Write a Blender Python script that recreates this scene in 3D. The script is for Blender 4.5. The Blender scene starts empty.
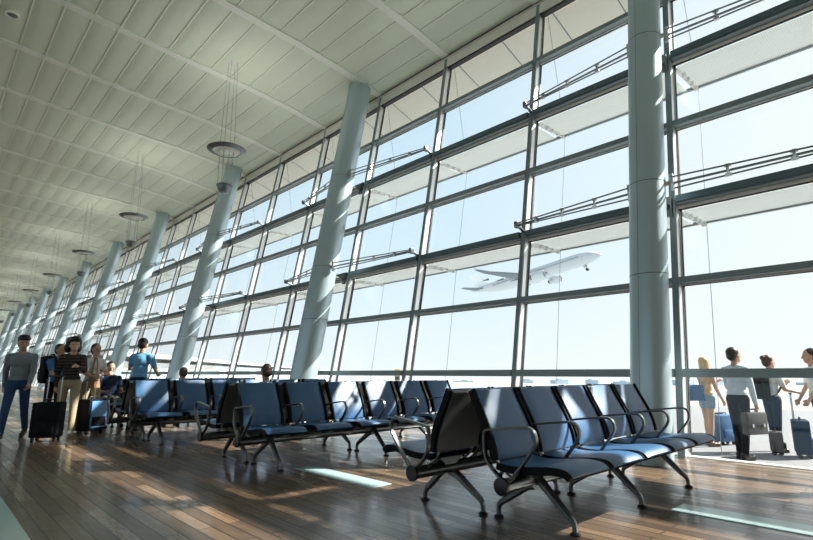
import bpy, bmesh, math, random
from mathutils import Vector, Matrix, Quaternion
random.seed(7)
PI = math.pi
scene = bpy.context.scene
C = scene.collection
V = Vector

# ------------------------------------------------------------------ materials
def mat(name, col, rough=0.5, metal=0.0, spec=0.5, coat=0.0, noise=0.0, nscale=8.0, bump=0.0, bscale=200.0):
    m = bpy.data.materials.new(name); m.use_nodes = True
    nt = m.node_tree; b = nt.nodes['Principled BSDF']
    b.inputs['Roughness'].default_value = rough; b.inputs['Metallic'].default_value = metal
    b.inputs['Specular IOR Level'].default_value = spec; b.inputs['Coat Weight'].default_value = coat
    tc = nt.nodes.new('ShaderNodeTexCoord')
    n = nt.nodes.new('ShaderNodeTexNoise'); n.inputs['Scale'].default_value = nscale; n.inputs['Detail'].default_value = 4
    nt.links.new(tc.outputs['Object'], n.inputs['Vector'])
    mx = nt.nodes.new('ShaderNodeMix'); mx.data_type = 'RGBA'
    k = 1 - noise
    mx.inputs[6].default_value = (col[0]*k, col[1]*k, col[2]*k, 1)
    k = 1 + noise
    mx.inputs[7].default_value = (min(1, col[0]*k), min(1, col[1]*k), min(1, col[2]*k), 1)
    nt.links.new(n.outputs['Fac'], mx.inputs[0]); nt.links.new(mx.outputs[2], b.inputs['Base Color'])
    if bump:
        n2 = nt.nodes.new('ShaderNodeTexNoise'); n2.inputs['Scale'].default_value = bscale
        nt.links.new(tc.outputs['Object'], n2.inputs['Vector'])
        bp = nt.nodes.new('ShaderNodeBump'); bp.inputs['Strength'].default_value = bump; bp.inputs['Distance'].default_value = 0.01
        nt.links.new(n2.outputs['Fac'], bp.inputs['Height']); nt.links.new(bp.outputs['Normal'], b.inputs['Normal'])
    return m

def floor_material():
    m = bpy.data.materials.new('polished_wood_floor'); m.use_nodes = True
    nt = m.node_tree; b = nt.nodes['Principled BSDF']; L = nt.links.new
    tc = nt.nodes.new('ShaderNodeTexCoord')
    br = nt.nodes.new('ShaderNodeTexBrick')
    br.offset = 0.37; br.inputs['Scale'].default_value = 1.0
    br.inputs['Brick Width'].default_value = 1.1; br.inputs['Row Height'].default_value = 0.11
    br.inputs['Mortar Size'].default_value = 0.006; br.inputs['Bias'].default_value = 0.0
    br.inputs['Color1'].default_value = (0.30, 0.195, 0.12, 1); br.inputs['Color2'].default_value = (0.075, 0.048, 0.031, 1)
    br.inputs['Mortar'].default_value = (0.02, 0.012, 0.008, 1)
    L(tc.outputs['Object'], br.inputs['Vector'])
    mp = nt.nodes.new('ShaderNodeMapping'); mp.inputs['Scale'].default_value = (1.2, 22, 1)
    L(tc.outputs['Object'], mp.inputs['Vector'])
    n = nt.nodes.new('ShaderNodeTexNoise'); n.inputs['Scale'].default_value = 2.5; n.inputs['Detail'].default_value = 8; n.inputs['Roughness'].default_value = 0.65
    L(mp.outputs['Vector'], n.inputs['Vector'])
    r = nt.nodes.new('ShaderNodeMapRange'); r.inputs[1].default_value = 0.3; r.inputs[2].default_value = 0.7; r.inputs[3].default_value = 0.55; r.inputs[4].default_value = 1.4
    L(n.outputs['Fac'], r.inputs[0])
    mx = nt.nodes.new('ShaderNodeMix'); mx.data_type = 'RGBA'; mx.blend_type = 'MULTIPLY'; mx.inputs[0].default_value = 1
    L(br.outputs['Color'], mx.inputs[6]); L(r.outputs[0], mx.inputs[7]); L(mx.outputs[2], b.inputs['Base Color'])
    r2 = nt.nodes.new('ShaderNodeMapRange'); r2.inputs[3].default_value = 0.42; r2.inputs[4].default_value = 0.16
    L(mx.outputs[2], r2.inputs[0]); r2.inputs[1].default_value = 0.03; r2.inputs[2].default_value = 0.3; L(r2.outputs[0], b.inputs['Roughness'])
    b.inputs['IOR'].default_value = 1.7; b.inputs['Coat Weight'].default_value = 0.35; b.inputs['Coat Roughness'].default_value = 0.12; b.inputs['Coat IOR'].default_value = 1.6
    bp = nt.nodes.new('ShaderNodeBump'); bp.inputs['Strength'].default_value = 0.5; bp.inputs['Distance'].default_value = 0.004
    L(br.outputs['Fac'], bp.inputs['Height']); bp.invert = True
    bp2 = nt.nodes.new('ShaderNodeBump'); bp2.inputs['Strength'].default_value = 0.1; bp2.inputs['Distance'].default_value = 0.004
    L(n.outputs['Fac'], bp2.inputs['Height']); L(bp.outputs['Normal'], bp2.inputs['Normal']); L(bp2.outputs['Normal'], b.inputs['Normal'])
    return m

def glass_material():
    m = bpy.data.materials.new('window_glass'); m.use_nodes = True
    nt = m.node_tree; nt.nodes.clear(); L = nt.links.new
    o = nt.nodes.new('ShaderNodeOutputMaterial'); t = nt.nodes.new('ShaderNodeBsdfTransparent'); g = nt.nodes.new('ShaderNodeBsdfGlossy')
    t.inputs['Color'].default_value = (0.96, 0.985, 0.985, 1); g.inputs['Roughness'].default_value = 0.02
    f = nt.nodes.new('ShaderNodeLayerWeight'); f.inputs['Blend'].default_value = 0.5
    pw = nt.nodes.new('ShaderNodeMath'); pw.operation = 'POWER'; pw.inputs[1].default_value = 5
    ma = nt.nodes.new('ShaderNodeMath'); ma.operation = 'MULTIPLY_ADD'; ma.inputs[1].default_value = 0.45; ma.inputs[2].default_value = 0.025
    L(f.outputs['Facing'], pw.inputs[0]); L(pw.outputs[0], ma.inputs[0])
    mx = nt.nodes.new('ShaderNodeMixShader')
    L(ma.outputs[0], mx.inputs[0]); L(t.outputs[0], mx.inputs[1]); L(g.outputs[0], mx.inputs[2]); L(mx.outputs[0], o.inputs['Surface'])
    return m

def shade_material():
    # perforated sheet: light grey metal with a fine grid of holes
    m = bpy.data.materials.new('perforated_sheet'); m.use_nodes = True
    nt = m.node_tree; nt.nodes.clear(); L = nt.links.new
    o = nt.nodes.new('ShaderNodeOutputMaterial'); t = nt.nodes.new('ShaderNodeBsdfTransparent')
    d = nt.nodes.new('ShaderNodeBsdfDiffuse'); tr = nt.nodes.new('ShaderNodeBsdfTranslucent')
    d.inputs['Color'].default_value = (0.74, 0.76, 0.76, 1); tr.inputs['Color'].default_value = (0.66, 0.69, 0.69, 1)
    tc = nt.nodes.new('ShaderNodeTexCoord'); v = nt.nodes.new('ShaderNodeTexVoronoi'); v.inputs['Scale'].default_value = 34; v.inputs['Randomness'].default_value = 0
    L(tc.outputs['Object'], v.inputs['Vector'])
    lt = nt.nodes.new('ShaderNodeMath'); lt.operation = 'LESS_THAN'; lt.inputs[1].default_value = 0.34
    L(v.outputs['Distance'], lt.inputs[0])
    ml = nt.nodes.new('ShaderNodeMath'); ml.operation = 'MULTIPLY'; ml.inputs[1].default_value = 0.85
    L(lt.outputs[0], ml.inputs[0])
    a = nt.nodes.new('ShaderNodeMixShader'); a.inputs[0].default_value = 0.38
    L(d.outputs[0], a.inputs[1]); L(tr.outputs[0], a.inputs[2])
    mx = nt.nodes.new('ShaderNodeMixShader')
    L(ml.outputs[0], mx.inputs[0]); L(a.outputs[0], mx.inputs[1]); L(t.outputs[0], mx.inputs[2]); L(mx.outputs[0], o.inputs['Surface'])
    return m

M = {}
M['floor'] = floor_material()
M['glass'] = glass_material()
M['shade'] = shade_material()
M['ceil'] = mat('ceiling_panel', (0.76, 0.84, 0.69), 0.5, 0.0, 0.4, noise=0.05, nscale=0.7)
M['batten'] = mat('ceiling_batten', (0.90, 0.95, 0.84), 0.5, noise=0.02)
M['wall'] = mat('plaster_wall', (0.55, 0.57, 0.52), 0.8, noise=0.05)
M['soffit'] = mat('soffit_panel', (0.88, 0.85, 0.75), 0.6, noise=0.02)
M['frame'] = mat('grey_aluminium', (0.22, 0.265, 0.28), 0.4, 0.2, noise=0.05)
M['frame_light'] = mat('light_aluminium', (0.86, 0.87, 0.84), 0.4, 0.0, noise=0.03)
M['beam'] = mat('dark_blue_grey_beam', (0.105, 0.155, 0.18), 0.4, 0.2)
M['web'] = mat('sunlit_side_aluminium', (0.92, 0.94, 0.94), 0.32, 0.65)  # sun and sky brightness of the mullion sides put into the metal colour
M['gasket'] = mat('black_gasket', (0.02, 0.022, 0.022), 0.6)
M['steel'] = mat('stainless_steel', (0.55, 0.57, 0.57), 0.28, 0.9, noise=0.05)
M['steel_dark'] = mat('cast_aluminium', (0.17, 0.18, 0.18), 0.3, 0.85, noise=0.08)
M['rod'] = mat('tie_rod_steel', (0.26, 0.29, 0.30), 0.4, 0.6)
M['column'] = mat('painted_steel_column', (0.46, 0.57, 0.62), 0.34, 0.4, noise=0.04, nscale=2)
M['column_joint'] = mat('column_joint', (0.10, 0.12, 0.12), 0.5)
M['seat'] = mat('blue_upholstery', (0.034, 0.12, 0.265), 0.42, 0.0, 0.55, noise=0.12, nscale=14, bump=0.12, bscale=420)
M['seat_side'] = mat('black_rubber_edge', (0.004, 0.005, 0.007), 0.6, 0, 0.15)
M['shell'] = mat('dark_grey_shell', (0.13, 0.135, 0.13), 0.4, 0.3, noise=0.08)
M['black'] = mat('black_plastic', (0.012, 0.012, 0.014), 0.4)
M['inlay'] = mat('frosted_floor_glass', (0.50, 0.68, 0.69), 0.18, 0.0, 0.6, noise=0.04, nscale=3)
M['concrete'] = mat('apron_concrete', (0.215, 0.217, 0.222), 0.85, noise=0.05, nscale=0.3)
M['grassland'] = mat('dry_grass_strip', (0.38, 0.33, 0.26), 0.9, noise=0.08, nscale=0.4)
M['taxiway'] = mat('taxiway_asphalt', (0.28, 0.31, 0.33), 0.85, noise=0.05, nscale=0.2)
M['sea'] = mat('haze_tinted_sea', (0.36, 0.41, 0.44), 0.6)  # distance haze put into the sea's base colour
M['city'] = mat('haze_tinted_facade', (0.42, 0.49, 0.55), 0.9, noise=0.1, nscale=0.05)  # pale blue carries the far haze in the facade colour
M['white_roof'] = mat('white_roof', (0.88, 0.88, 0.86), 0.5)
M['green_glass'] = mat('green_tinted_glazing', (0.30, 0.42, 0.42), 0.2)
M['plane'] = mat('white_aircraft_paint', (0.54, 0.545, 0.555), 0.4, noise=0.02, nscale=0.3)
M['fin'] = mat('shade_lifted_fin_white', (0.9, 0.9, 0.9), 0.4)  # lightened past the fuselage white to offset the shade the fin faces
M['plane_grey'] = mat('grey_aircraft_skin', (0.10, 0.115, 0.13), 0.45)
M['plane_dark'] = mat('dark_window', (0.06, 0.07, 0.09), 0.3)
M['orange'] = mat('orange_fin', (0.60, 0.30, 0.12), 0.5)
M['yellow'] = mat('pale_yellow_vehicle', (0.75, 0.58, 0.30), 0.5)
M['lamp_white'] = mat('white_reflector', (0.8, 0.8, 0.76), 0.4)
M['lamp_dark'] = mat('dark_lamp_body', (0.20, 0.23, 0.24), 0.35, 0.5)
SK = {'light': mat('skin_light', (0.62, 0.38, 0.27), 0.5, noise=0.06), 'tan': mat('skin_tan', (0.50, 0.29, 0.19), 0.5, noise=0.06)}
HAIR = {'black': mat('black_hair', (0.012, 0.010, 0.009), 0.5, noise=0.3, nscale=60), 'brown': mat('brown_hair', (0.07, 0.035, 0.018), 0.5, noise=0.3, nscale=60),
        'blond': mat('blond_hair', (0.55, 0.38, 0.18), 0.5, noise=0.25, nscale=60)}
def cloth(n, c): return mat(n, c, 0.85, 0, 0.25, noise=0.15, nscale=18, bump=0.15, bscale=60)
CL = dict(grey=cloth('grey_knit', (0.20, 0.23, 0.26)), jeans=cloth('blue_denim', (0.03, 0.07, 0.17)), navy=cloth('navy_cloth', (0.018, 0.03, 0.07)),
          black=cloth('black_cloth', (0.012, 0.013, 0.015)), khaki=cloth('khaki_cotton', (0.40, 0.33, 0.22)), white=cloth('white_cotton', (0.75, 0.75, 0.74)),
          sky=cloth('sky_blue_cotton', (0.16, 0.40, 0.68)), pale=cloth('pale_grey_blue_shirt', (0.52, 0.58, 0.64)), denim_light=cloth('washed_denim', (0.32, 0.42, 0.52)),
          peach=cloth('peach_cotton', (0.75, 0.52, 0.33)), olive=cloth('grey_green_cotton', (0.14, 0.17, 0.15)), blue=cloth('mid_blue_cotton', (0.08, 0.20, 0.42)),
          tan=cloth('tan_canvas', (0.42, 0.24, 0.12)), brown=cloth('dark_brown_canvas', (0.06, 0.045, 0.035)))
def plaid_material():
    m = cloth('dark_plaid', (0.05, 0.035, 0.03)); nt = m.node_tree; b = nt.nodes['Principled BSDF']
    tc = nt.nodes.new('ShaderNodeTexCoord'); w = nt.nodes.new('ShaderNodeTexWave'); w.bands_direction = 'Z'; w.inputs['Scale'].default_value = 5.5; w.inputs['Distortion'].default_value = 2.5
    nt.links.new(tc.outputs['Object'], w.inputs['Vector'])
    mx = nt.nodes.new('ShaderNodeMix'); mx.data_type = 'RGBA'; mx.inputs[6].default_value = (0.025, 0.02, 0.02, 1); mx.inputs[7].default_value = (0.10, 0.07, 0.06, 1)
    nt.links.new(w.outputs['Fac'], mx.inputs[0]); nt.links.new(mx.outputs[2], b.inputs['Base Color'])
    return m
CL['plaid'] = plaid_material()
SHOE = {'black': mat('black_leather', (0.015, 0.014, 0.013), 0.35), 'white': mat('pale_shoe', (0.65, 0.62, 0.56), 0.6), 'brown': mat('brown_leather', (0.10, 0.05, 0.03), 0.45)}
CASE = {'black': mat('black_case_fabric', (0.010, 0.011, 0.016), 0.8, 0, 0.15, noise=0.2, nscale=40), 'navy': mat('navy_case_fabric', (0.016, 0.038, 0.075), 0.7, 0, 0.2, noise=0.2, nscale=40),
        'blue': mat('blue_case_shell', (0.06, 0.17, 0.36), 0.4, noise=0.1), 'lightblue': mat('light_blue_panel', (0.12, 0.30, 0.60), 0.45), 'brown': mat('dark_brown_leather', (0.06, 0.055, 0.045), 0.5, noise=0.2, nscale=20)}

# ------------------------------------------------------------------ mesh helpers
def frame_of(d):
    d = V(d).normalized(); up = V((0, 0, 1)) if abs(d.z) < 0.95 else V((0, 1, 0))
    a = up.cross(d).normalized(); return a, d.cross(a).normalized()

class MB:
    def __init__(s): s.v = []; s.f = []; s.m = []
    def add(s, vs, fs, mi=0):
        o = len(s.v); s.v += [tuple(p) for p in vs]; s.f += [tuple(i + o for i in f) for f in fs]; s.m += [mi]*len(fs); return s
    def box(s, c, d, mi=0, rot=None, bev=0.0):
        bm = bmesh.new(); bmesh.ops.create_cube(bm, size=1.0)
        for q in bm.verts: q.co = V((q.co.x*d[0], q.co.y*d[1], q.co.z*d[2]))
        if bev: bmesh.ops.bevel(bm, geom=list(bm.edges), offset=bev, segments=2, profile=0.6, affect='EDGES')
        if rot is not None: bmesh.ops.transform(bm, matrix=rot.to_4x4(), verts=bm.verts)
        bm.verts.index_update()
        s.add([q.co + V(c) for q in bm.verts], [[q.index for q in f.verts] for f in bm.faces], mi); bm.free(); return s
    def hexa(s, p, mi=0):   # eight points: bottom loop then top loop
        return s.add(p, [(3, 2, 1, 0), (4, 5, 6, 7), (0, 1, 5, 4), (1, 2, 6, 5), (2, 3, 7, 6), (3, 0, 4, 7)], mi)
    def rings(s, rr, mi=0, caps=True, closed=False):
        n = len(rr[0]); vs = [p for r in rr for p in r]; fs = []
        k = len(rr)
        for i in range(k if closed else k - 1):
            a, b = i*n, ((i+1) % k)*n
            for j in range(n): fs.append((a+j, a+(j+1) % n, b+(j+1) % n, b+j))
        if caps and not closed: fs += [tuple(range(n))[::-1], tuple((k-1)*n + j for j in range(n))]
        return s.add(vs, fs, mi)
    def tube(s, pts, r, n=10, mi=0, closed=False):
        pts = [V(p) for p in pts]; k = len(pts); rr = []
        rad = r if isinstance(r, (list, tuple)) else [r]*k
        ref = None
        for i, p in enumerate(pts):
            t = (pts[(i+1) % k] - pts[i-1]) if closed else (pts[min(i+1, k-1)] - pts[max(i-1, 0)])
            t.normalize()
            if ref is None: ref, _ = frame_of(t)
            ref = (ref - t*ref.dot(t)).normalized(); b = t.cross(ref)
            rr.append([p + (ref*math.cos(2*PI*j/n) + b*math.sin(2*PI*j/n))*rad[i] for j in range(n)])
        return s.rings(rr, mi, True, closed)
    def ribbon(s, pts, w, t, axis=(0, 1, 0), mi=0, closed=False):   # flat bar: width w along axis, thickness t; w and t may be lists
        pts = [V(p) for p in pts]; k = len(pts); rr = []; ax = V(axis)
        W = w if isinstance(w, (list, tuple)) else [w]*k; T = t if isinstance(t, (list, tuple)) else [t]*k
        for i, p in enumerate(pts):
            d = (pts[(i+1) % k] - pts[i-1]) if closed else (pts[min(i+1, k-1)] - pts[max(i-1, 0)])
            d.normalize(); nrm = d.cross(ax).normalized()
            a, b = W[i]/2, T[i]/2; c = min(a, b)*0.5
            sec = [(-a+c, -b), (a-c, -b), (a, -b+c), (a, b-c), (a-c, b), (-a+c, b), (-a, b-c), (-a, -b+c)]
            rr.append([p + ax*x + nrm*y for x, y in sec])
        return s.rings(rr, mi, True, closed)
    def lathe(s, prof, n=32, mi=0, M4=None, caps=True):      # profile of (radius, height)
        M4 = M4 or Matrix.Identity(4)
        rr = [[M4 @ V((r*math.cos(2*PI*j/n), r*math.sin(2*PI*j/n), z)) for j in range(n)] for r, z in prof]
        return s.rings(rr, mi, caps)
    def ell(s, c, r, rot=None, n=14, mi=0):
        c = V(c); rr = []; h = n//2
        vs = []; fs = []
        for i in range(1, h):
            th = PI*i/h
            for j in range(n):
                p = V((r[0]*math.sin(th)*math.cos(2*PI*j/n), r[1]*math.sin(th)*math.sin(2*PI*j/n), r[2]*math.cos(th)))
                vs.append(c + (rot @ p if rot else p))
        for i in range(h-2):
            for j in range(n): fs.append((i*n+j, (i+1)*n+j, (i+1)*n+(j+1) % n, i*n+(j+1) % n))
        t = V((0, 0, r[2])); t = rot @ t if rot else t
        vs += [c+t, c-t]; a, b = len(vs)-2, len(vs)-1
        for j in range(n): fs += [(a, j, (j+1) % n), (b, (h-2)*n+(j+1) % n, (h-2)*n+j)]
        return s.add(vs, fs, mi)
    def cap(s, a, b, ra, rb, n=12, mi=0):                      # tapered capsule
        a, b = V(a), V(b); d = b - a
        if d.length < 1e-6: return s.ell(a, (ra, ra, ra), None, n, mi)
        u, w = frame_of(d); d = d.normalized(); rr = []
        for k in range(1, 5):
            th = PI/2*k/4; rr.append([a - d*ra*math.cos(th) + (u*math.cos(2*PI*j/n) + w*math.sin(2*PI*j/n))*ra*math.sin(th) for j in range(n)])
        for k in range(0, 4):
            th = PI/2*k/4; rr.append([b + d*rb*math.sin(th) + (u*math.cos(2*PI*j/n) + w*math.sin(2*PI*j/n))*rb*math.cos(th) for j in range(n)])
        return s.rings(rr, mi)
    def mesh(s, name, mats, smooth=True, ang=40):
        me = bpy.data.meshes.new(name); me.from_pydata(s.v, [], s.f)
        for m in (mats if isinstance(mats, (list, tuple)) else [mats]): me.materials.append(m)
        me.polygons.foreach_set('material_index', s.m)
        bm = bmesh.new(); bm.from_mesh(me); bmesh.ops.recalc_face_normals(bm, faces=bm.faces); bm.to_mesh(me); bm.free()
        if smooth:
            me.polygons.foreach_set('use_smooth', [True]*len(me.polygons)); me.set_sharp_from_angle(angle=math.radians(ang))
        me.update(); return me
    def build(s, name, mats, parent=None, loc=None, smooth=True, ang=40):
        return link(name, s.mesh(name, mats, smooth, ang), parent, loc)

def link(name, data, parent=None, loc=None):
    o = bpy.data.objects.new(name, data); C.objects.link(o)
    if parent is not None: o.parent = parent
    if loc is not None: o.location = loc
    return o
def tag(o, label=None, cat=None, group=None, kind=None):
    if label: o['label'] = label
    if cat: o['category'] = cat
    if group: o['group'] = group
    if kind: o['kind'] = kind
    return o
def empty(name, loc=(0, 0, 0), rz=0.0):
    o = bpy.data.objects.new(name, None); C.objects.link(o); o.location = loc; o.rotation_euler = (0, 0, rz); o.empty_display_size = 0.2; return o
def copy_tree(o, parent=None):
    c = o.copy(); C.objects.link(c)
    if parent is not None: c.parent = parent
    for ch in list(o.children): copy_tree(ch, c)
    return c
def smooth_path(pts, it=2):
    pts = [V(p) for p in pts]
    for _ in range(it):
        q = [pts[0]]
        for a, b in zip(pts, pts[1:]): q += [a*0.75+b*0.25, a*0.25+b*0.75]
        pts = q + [pts[-1]]
    return pts

# ------------------------------------------------------------------ setting
H_EYE = 1.05
GZ = -0.31
LEAN = math.tan(math.radians(10.6)); D = 7.157           # inclined glass wall: y = D + z*LEAN
def fy(z): return D + z*LEAN
XR, XL, YB = 8.4, -94.0, -13.0
MX = [-2.57, -5.18, -7.90, -10.50, -13.32, -16.2, -19.04]
while MX[-1] > XL + 1: MX.append(MX[-1] - 2.75)
MX = [MX[0] + 2.72*i for i in (4, 3, 2, 1)] + MX
MUL_W = 0.085
PROF = [(-13, 10.35), (0.4, 9.76), (2.6, 9.60), (4.5, 9.50), (6.1, 9.42), (7.5, 9.28), (8.86, 9.06)]
def zc(y):
    for (a, b), (c, d) in zip(PROF, PROF[1:]):
        if y <= c: return b + (d-b)*(y-a)/(c-a)
    return PROF[-1][1]

o = MB().box(((XR+XL)/2, (YB+7.2)/2, -0.06), (XR-XL, 7.2-YB, 0.12)).build('floor', M['floor'], smooth=False); tag(o, kind='structure')
# ceiling: quilted panels between seams (along X) and battens (along Y)
mb = MB(); seams = []
y = 8.86
seams = [8.86] + [8.38-0.58*i for i in range(0, 38)]
seams = [s for s in seams if s > YB] + [YB]
xs = [XR] + MX + [XL]
vs = []; rows = []
for i in range(len(seams)-1):
    y1, y0 = seams[i], seams[i+1]
    for j in range(len(xs)-1):
        x1, x0 = xs[j], xs[j+1]
        nu, nv = (6, 5) if x0 > -45 and y0 > -3 else (3, 3)
        vv = []; ff = []
        for a in range(nu+1):
            for b in range(nv+1):
                u, w = a/nu, b/nv; yy = y1 + (y0-y1)*w
                sag = (0.065*w*(1-w)**0.6*1.6)*(0.55+0.45*math.sin(PI*u))
                vv.append((x1 + (x0-x1)*u, yy, zc(yy) - sag))
        for a in range(nu):
            for b in range(nv):
                q = a*(nv+1)+b; ff.append((q, q+1, q+nv+2, q+nv+1))
        mb.add(vv, ff)
ceil = mb.build('ceiling', M['ceil'], ang=35); tag(ceil, kind='structure')
for x in MX:
    b = MB()
    ys = [8.84] + [p[0] for p in PROF[::-1][1:]]
    b.rings([[(x-0.11+0.045, yy, zc(yy)-0.052), (x+0.11+0.045, yy, zc(yy)-0.052), (x+0.11+0.045, yy, zc(yy)+0.02), (x-0.11+0.045, yy, zc(yy)+0.02)] for yy in ys])
    b.build('batten', M['batten'], ceil, smooth=False)
# seam lines: thin light joints running the length of the hall
for s_ in seams[1:-1]:
    if s_ > -4:
        MB().box(((XR+XL)/2, s_, zc(s_)-0.014), (XR-XL, 0.026, 0.03)).build('seam_strip', M['batten'], ceil, smooth=False)
wb = MB().box(((XR+XL)/2, YB-0.1, 0.45), (XR-XL, 0.2, 0.9)).build('wall_back', M['wall'], smooth=False); tag(wb, kind='structure')
MB().box(((XR+XL)/2, YB-0.1, 9.9), (XR-XL, 0.2, 1.0)).build('wall_head', M['wall'], wb, smooth=False)
for i in range(26): MB().box((XR-2-4*i, YB-0.1, 5.2), (0.2, 0.2, 8.6)).build('wall_post', M['frame'], wb, smooth=False)
for z in (3.6, 6.4): MB().box(((XR+XL)/2, YB-0.1, z), (XR-XL, 0.12, 0.12)).build('wall_rail', M['frame'], wb, smooth=False)
MB().box(((XR+XL)/2, YB-0.1, 5.15), (XR-XL, 0.012, 8.5)).build('added_fill_glazing', M['glass'], wb, smooth=False)  # out-of-view glazing added so sky light fills column and seat fronts
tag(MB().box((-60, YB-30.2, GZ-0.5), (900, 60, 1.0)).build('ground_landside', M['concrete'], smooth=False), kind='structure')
tag(MB().box((XR+0.1, (YB+9)/2, 5), (0.2, 9-YB, 11)).build('wall_right', M['wall'], smooth=False), kind='structure')
tag(MB().box((XL-0.1, (YB+9)/2, 5), (0.2, 9-YB, 11)).build('wall_left', M['wall'], smooth=False), kind='structure')
# roof above and overhang with sloped soffit
sof = MB(); sof.hexa([(XL, 8.80, 8.98), (XR, 8.80, 8.98), (XR, 10.25, 8.50), (XL, 10.25, 8.50), (XL, 8.80, 9.3), (XR, 8.80, 9.3), (XR, 10.25, 8.75), (XL, 10.25, 8.75)])
soffit = sof.build('trim_1', M['soffit'], smooth=False); tag(soffit, kind='structure')
for x in MX[:26]:
    for dx in (0.0, -1.36):
        g = MB(); xx = x + dx + 0.2
        g.hexa([(xx-0.012, 8.9, 8.94), (xx+0.012, 8.9, 8.94), (xx+0.012, 10.2, 8.51), (xx-0.012, 10.2, 8.51), (xx-0.012, 8.9, 8.96), (xx+0.012, 8.9, 8.96), (xx+0.012, 10.2, 8.53), (xx-0.012, 10.2, 8.53)])
        g.build('panel_joint', M['frame'], soffit, smooth=False)

# ---- one window bay per module
def slab(x0, x1, z0, z1, d0, d1, mb, mi=0):        # box following the inclined wall (d0..d1 is depth behind the inner face)
    mb.hexa([(x0, fy(z0)+d0, z0), (x1, fy(z0)+d0, z0), (x1, fy(z0)+d1, z0), (x0, fy(z0)+d1, z0),
             (x0, fy(z1)+d0, z1), (x1, fy(z1)+d0, z1), (x1, fy(z1)+d1, z1), (x0, fy(z1)+d1, z1)], mi)
ZB2, ZB1 = (3.49, 3.62), (6.09, 6.23)
def window(n, xr, xl):
    w = empty('window_%d' % n, (xl, D, 0)); tag(w, kind='structure')
    W = xr - xl; ox = V((xl, D, 0))
    def part(mb, name, m, parent=w, smooth=False):
        for i, p in enumerate(mb.v): mb.v[i] = (p[0]-ox.x, p[1]-ox.y, p[2]-ox.z) if parent is w else p
        return mb.build(name, m, parent, smooth=smooth)
    b = MB(); slab(xl, xl+MUL_W, 0.0, 9.05, 0.0, 0.03, b, 0)
    part(b, 'mullion', [M['frame']])
    b = MB(); slab(xl+0.002, xl+MUL_W-0.002, 0.0, 9.05, 0.03, 0.2, b, 0); part(b, 'mullion_web', [M['web']])
    b = MB(); slab(xl+MUL_W, xl+MUL_W+0.012, 0.05, 8.7, 0.165, 0.2, b); slab(xr-0.03, xr, 0.05, 8.7, 0.17, 0.2, b); part(b, 'sash', M['web'])
    b = MB(); slab(xl+MUL_W+0.012, xl+MUL_W+0.022, 0.05, 8.7, 0.16, 0.2, b); part(b, 'gasket', M['gasket'])
    b = MB()
    for z0, z1 in ((0.04, 1.0), (1.1, 2.28), (2.36, 3.4), (3.64, 4.82), (4.92, 6.02), (6.26, 7.42), (7.52, 8.62)):
        slab(xl+MUL_W, xr, z0-0.03, z1+0.03, 0.175, 0.187, b)
    part(b, 'pane', M['glass'])
    for z0, z1 in ((2.28, 2.37), (4.82, 4.92), (7.42, 7.52)):
        b = MB(); slab(xl+MUL_W, xr, z0, z1, -0.01, 0.17, b); t = part(b, 'transom', M['frame'])
        b = MB(); slab(xl+MUL_W, xr, z0-0.02, z0, 0.12, 0.17, b); slab(xl+MUL_W, xr, z0-0.03, z0-0.02, 0.14, 0.17, b, 1)
        part(b, 'drip_edge', [M['frame_light'], M['gasket']])
    b = MB(); slab(xl+MUL_W+0.02, xr, 0.995, 1.105, -0.03, 0.06, b); part(b, 'handrail', M['frame'])
    b = MB(); slab(xl+MUL_W, xr, 0.0, 0.02, 0.08, 0.2, b); part(b, 'sill', M['frame_light'])
    for z0, z1 in (ZB2, ZB1):
        b = MB(); slab(xl+MUL_W+0.02, xr-0.02, z0+0.03, z1, -0.04, 0.17, b); slab(xl+MUL_W+0.02, xr-0.02, z0, z0+0.03, -0.01, 0.17, b, 1); bb = part(b, 'beam', [M['beam'], M['frame']])
        b = MB(); slab(xl+MUL_W, xr, z0-0.05, z0, 0.11, 0.17, b); slab(xl+MUL_W, xr, z0-0.065, z0-0.05, 0.13, 0.17, b, 1)
        part(b, 'drip_edge', [M['soffit'], M['gasket']])
        zs = z0 - 0.05; y0 = fy(zs)+0.22
        b = MB(); b.box(((xl+xr)/2+0.02, y0+0.46, zs), (W-0.10, 0.90, 0.014)); sh = part(b, 'sunshade', M['shade'])
        b = MB(); b.box(((xl+xr)/2, y0+0.92, zs), (W, 0.05, 0.05)); part(b, 'sunshade_edge', M['frame'])
        b = MB(); xb = xl+0.11
        b.hexa([(xb-0.015, y0-0.05, zs-0.10), (xb+0.015, y0-0.05, zs-0.10), (xb+0.015, y0+0.95, zs-0.035), (xb-0.015, y0+0.95, zs-0.035),
                (xb-0.015, y0-0.05, zs-0.01), (xb+0.015, y0-0.05, zs-0.01), (xb+0.015, y0+0.95, zs-0.005), (xb-0.015, y0+0.95, zs-0.005)])
        for k in range(4): b.box((xb+0.03, y0+0.25+0.2*k, zs-0.05), (0.06, 0.05, 0.07))
        part(b, 'bracket', M['frame_light'])
    b = MB(); slab(xl+MUL_W, xr, 8.72, 9.03, 0.0, 0.18, b); part(b, 'head_panel', M['soffit'])
    b = MB(); slab(xl+MUL_W, xr, 8.68, 8.72, 0.04, 0.18, b); slab(xl, xr, 9.0, 9.05, -0.05, 0.0, b); part(b, 'head_gasket', M['gasket'])
    b = MB(); za, zb = ZB1[0], ZB2[0]; xb = xl+0.16
    b.tube([(xb, fy(8.6)+0.25, 8.75), (xb, fy(za)+1.14, za), (xb, fy(zb)+1.14, zb), (xb, fy(0)+1.14, -0.3)], 0.005, 6); part(b, 'cable', M['rod'])
    return w
W0 = window(1, MX[0], MX[1])
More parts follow.
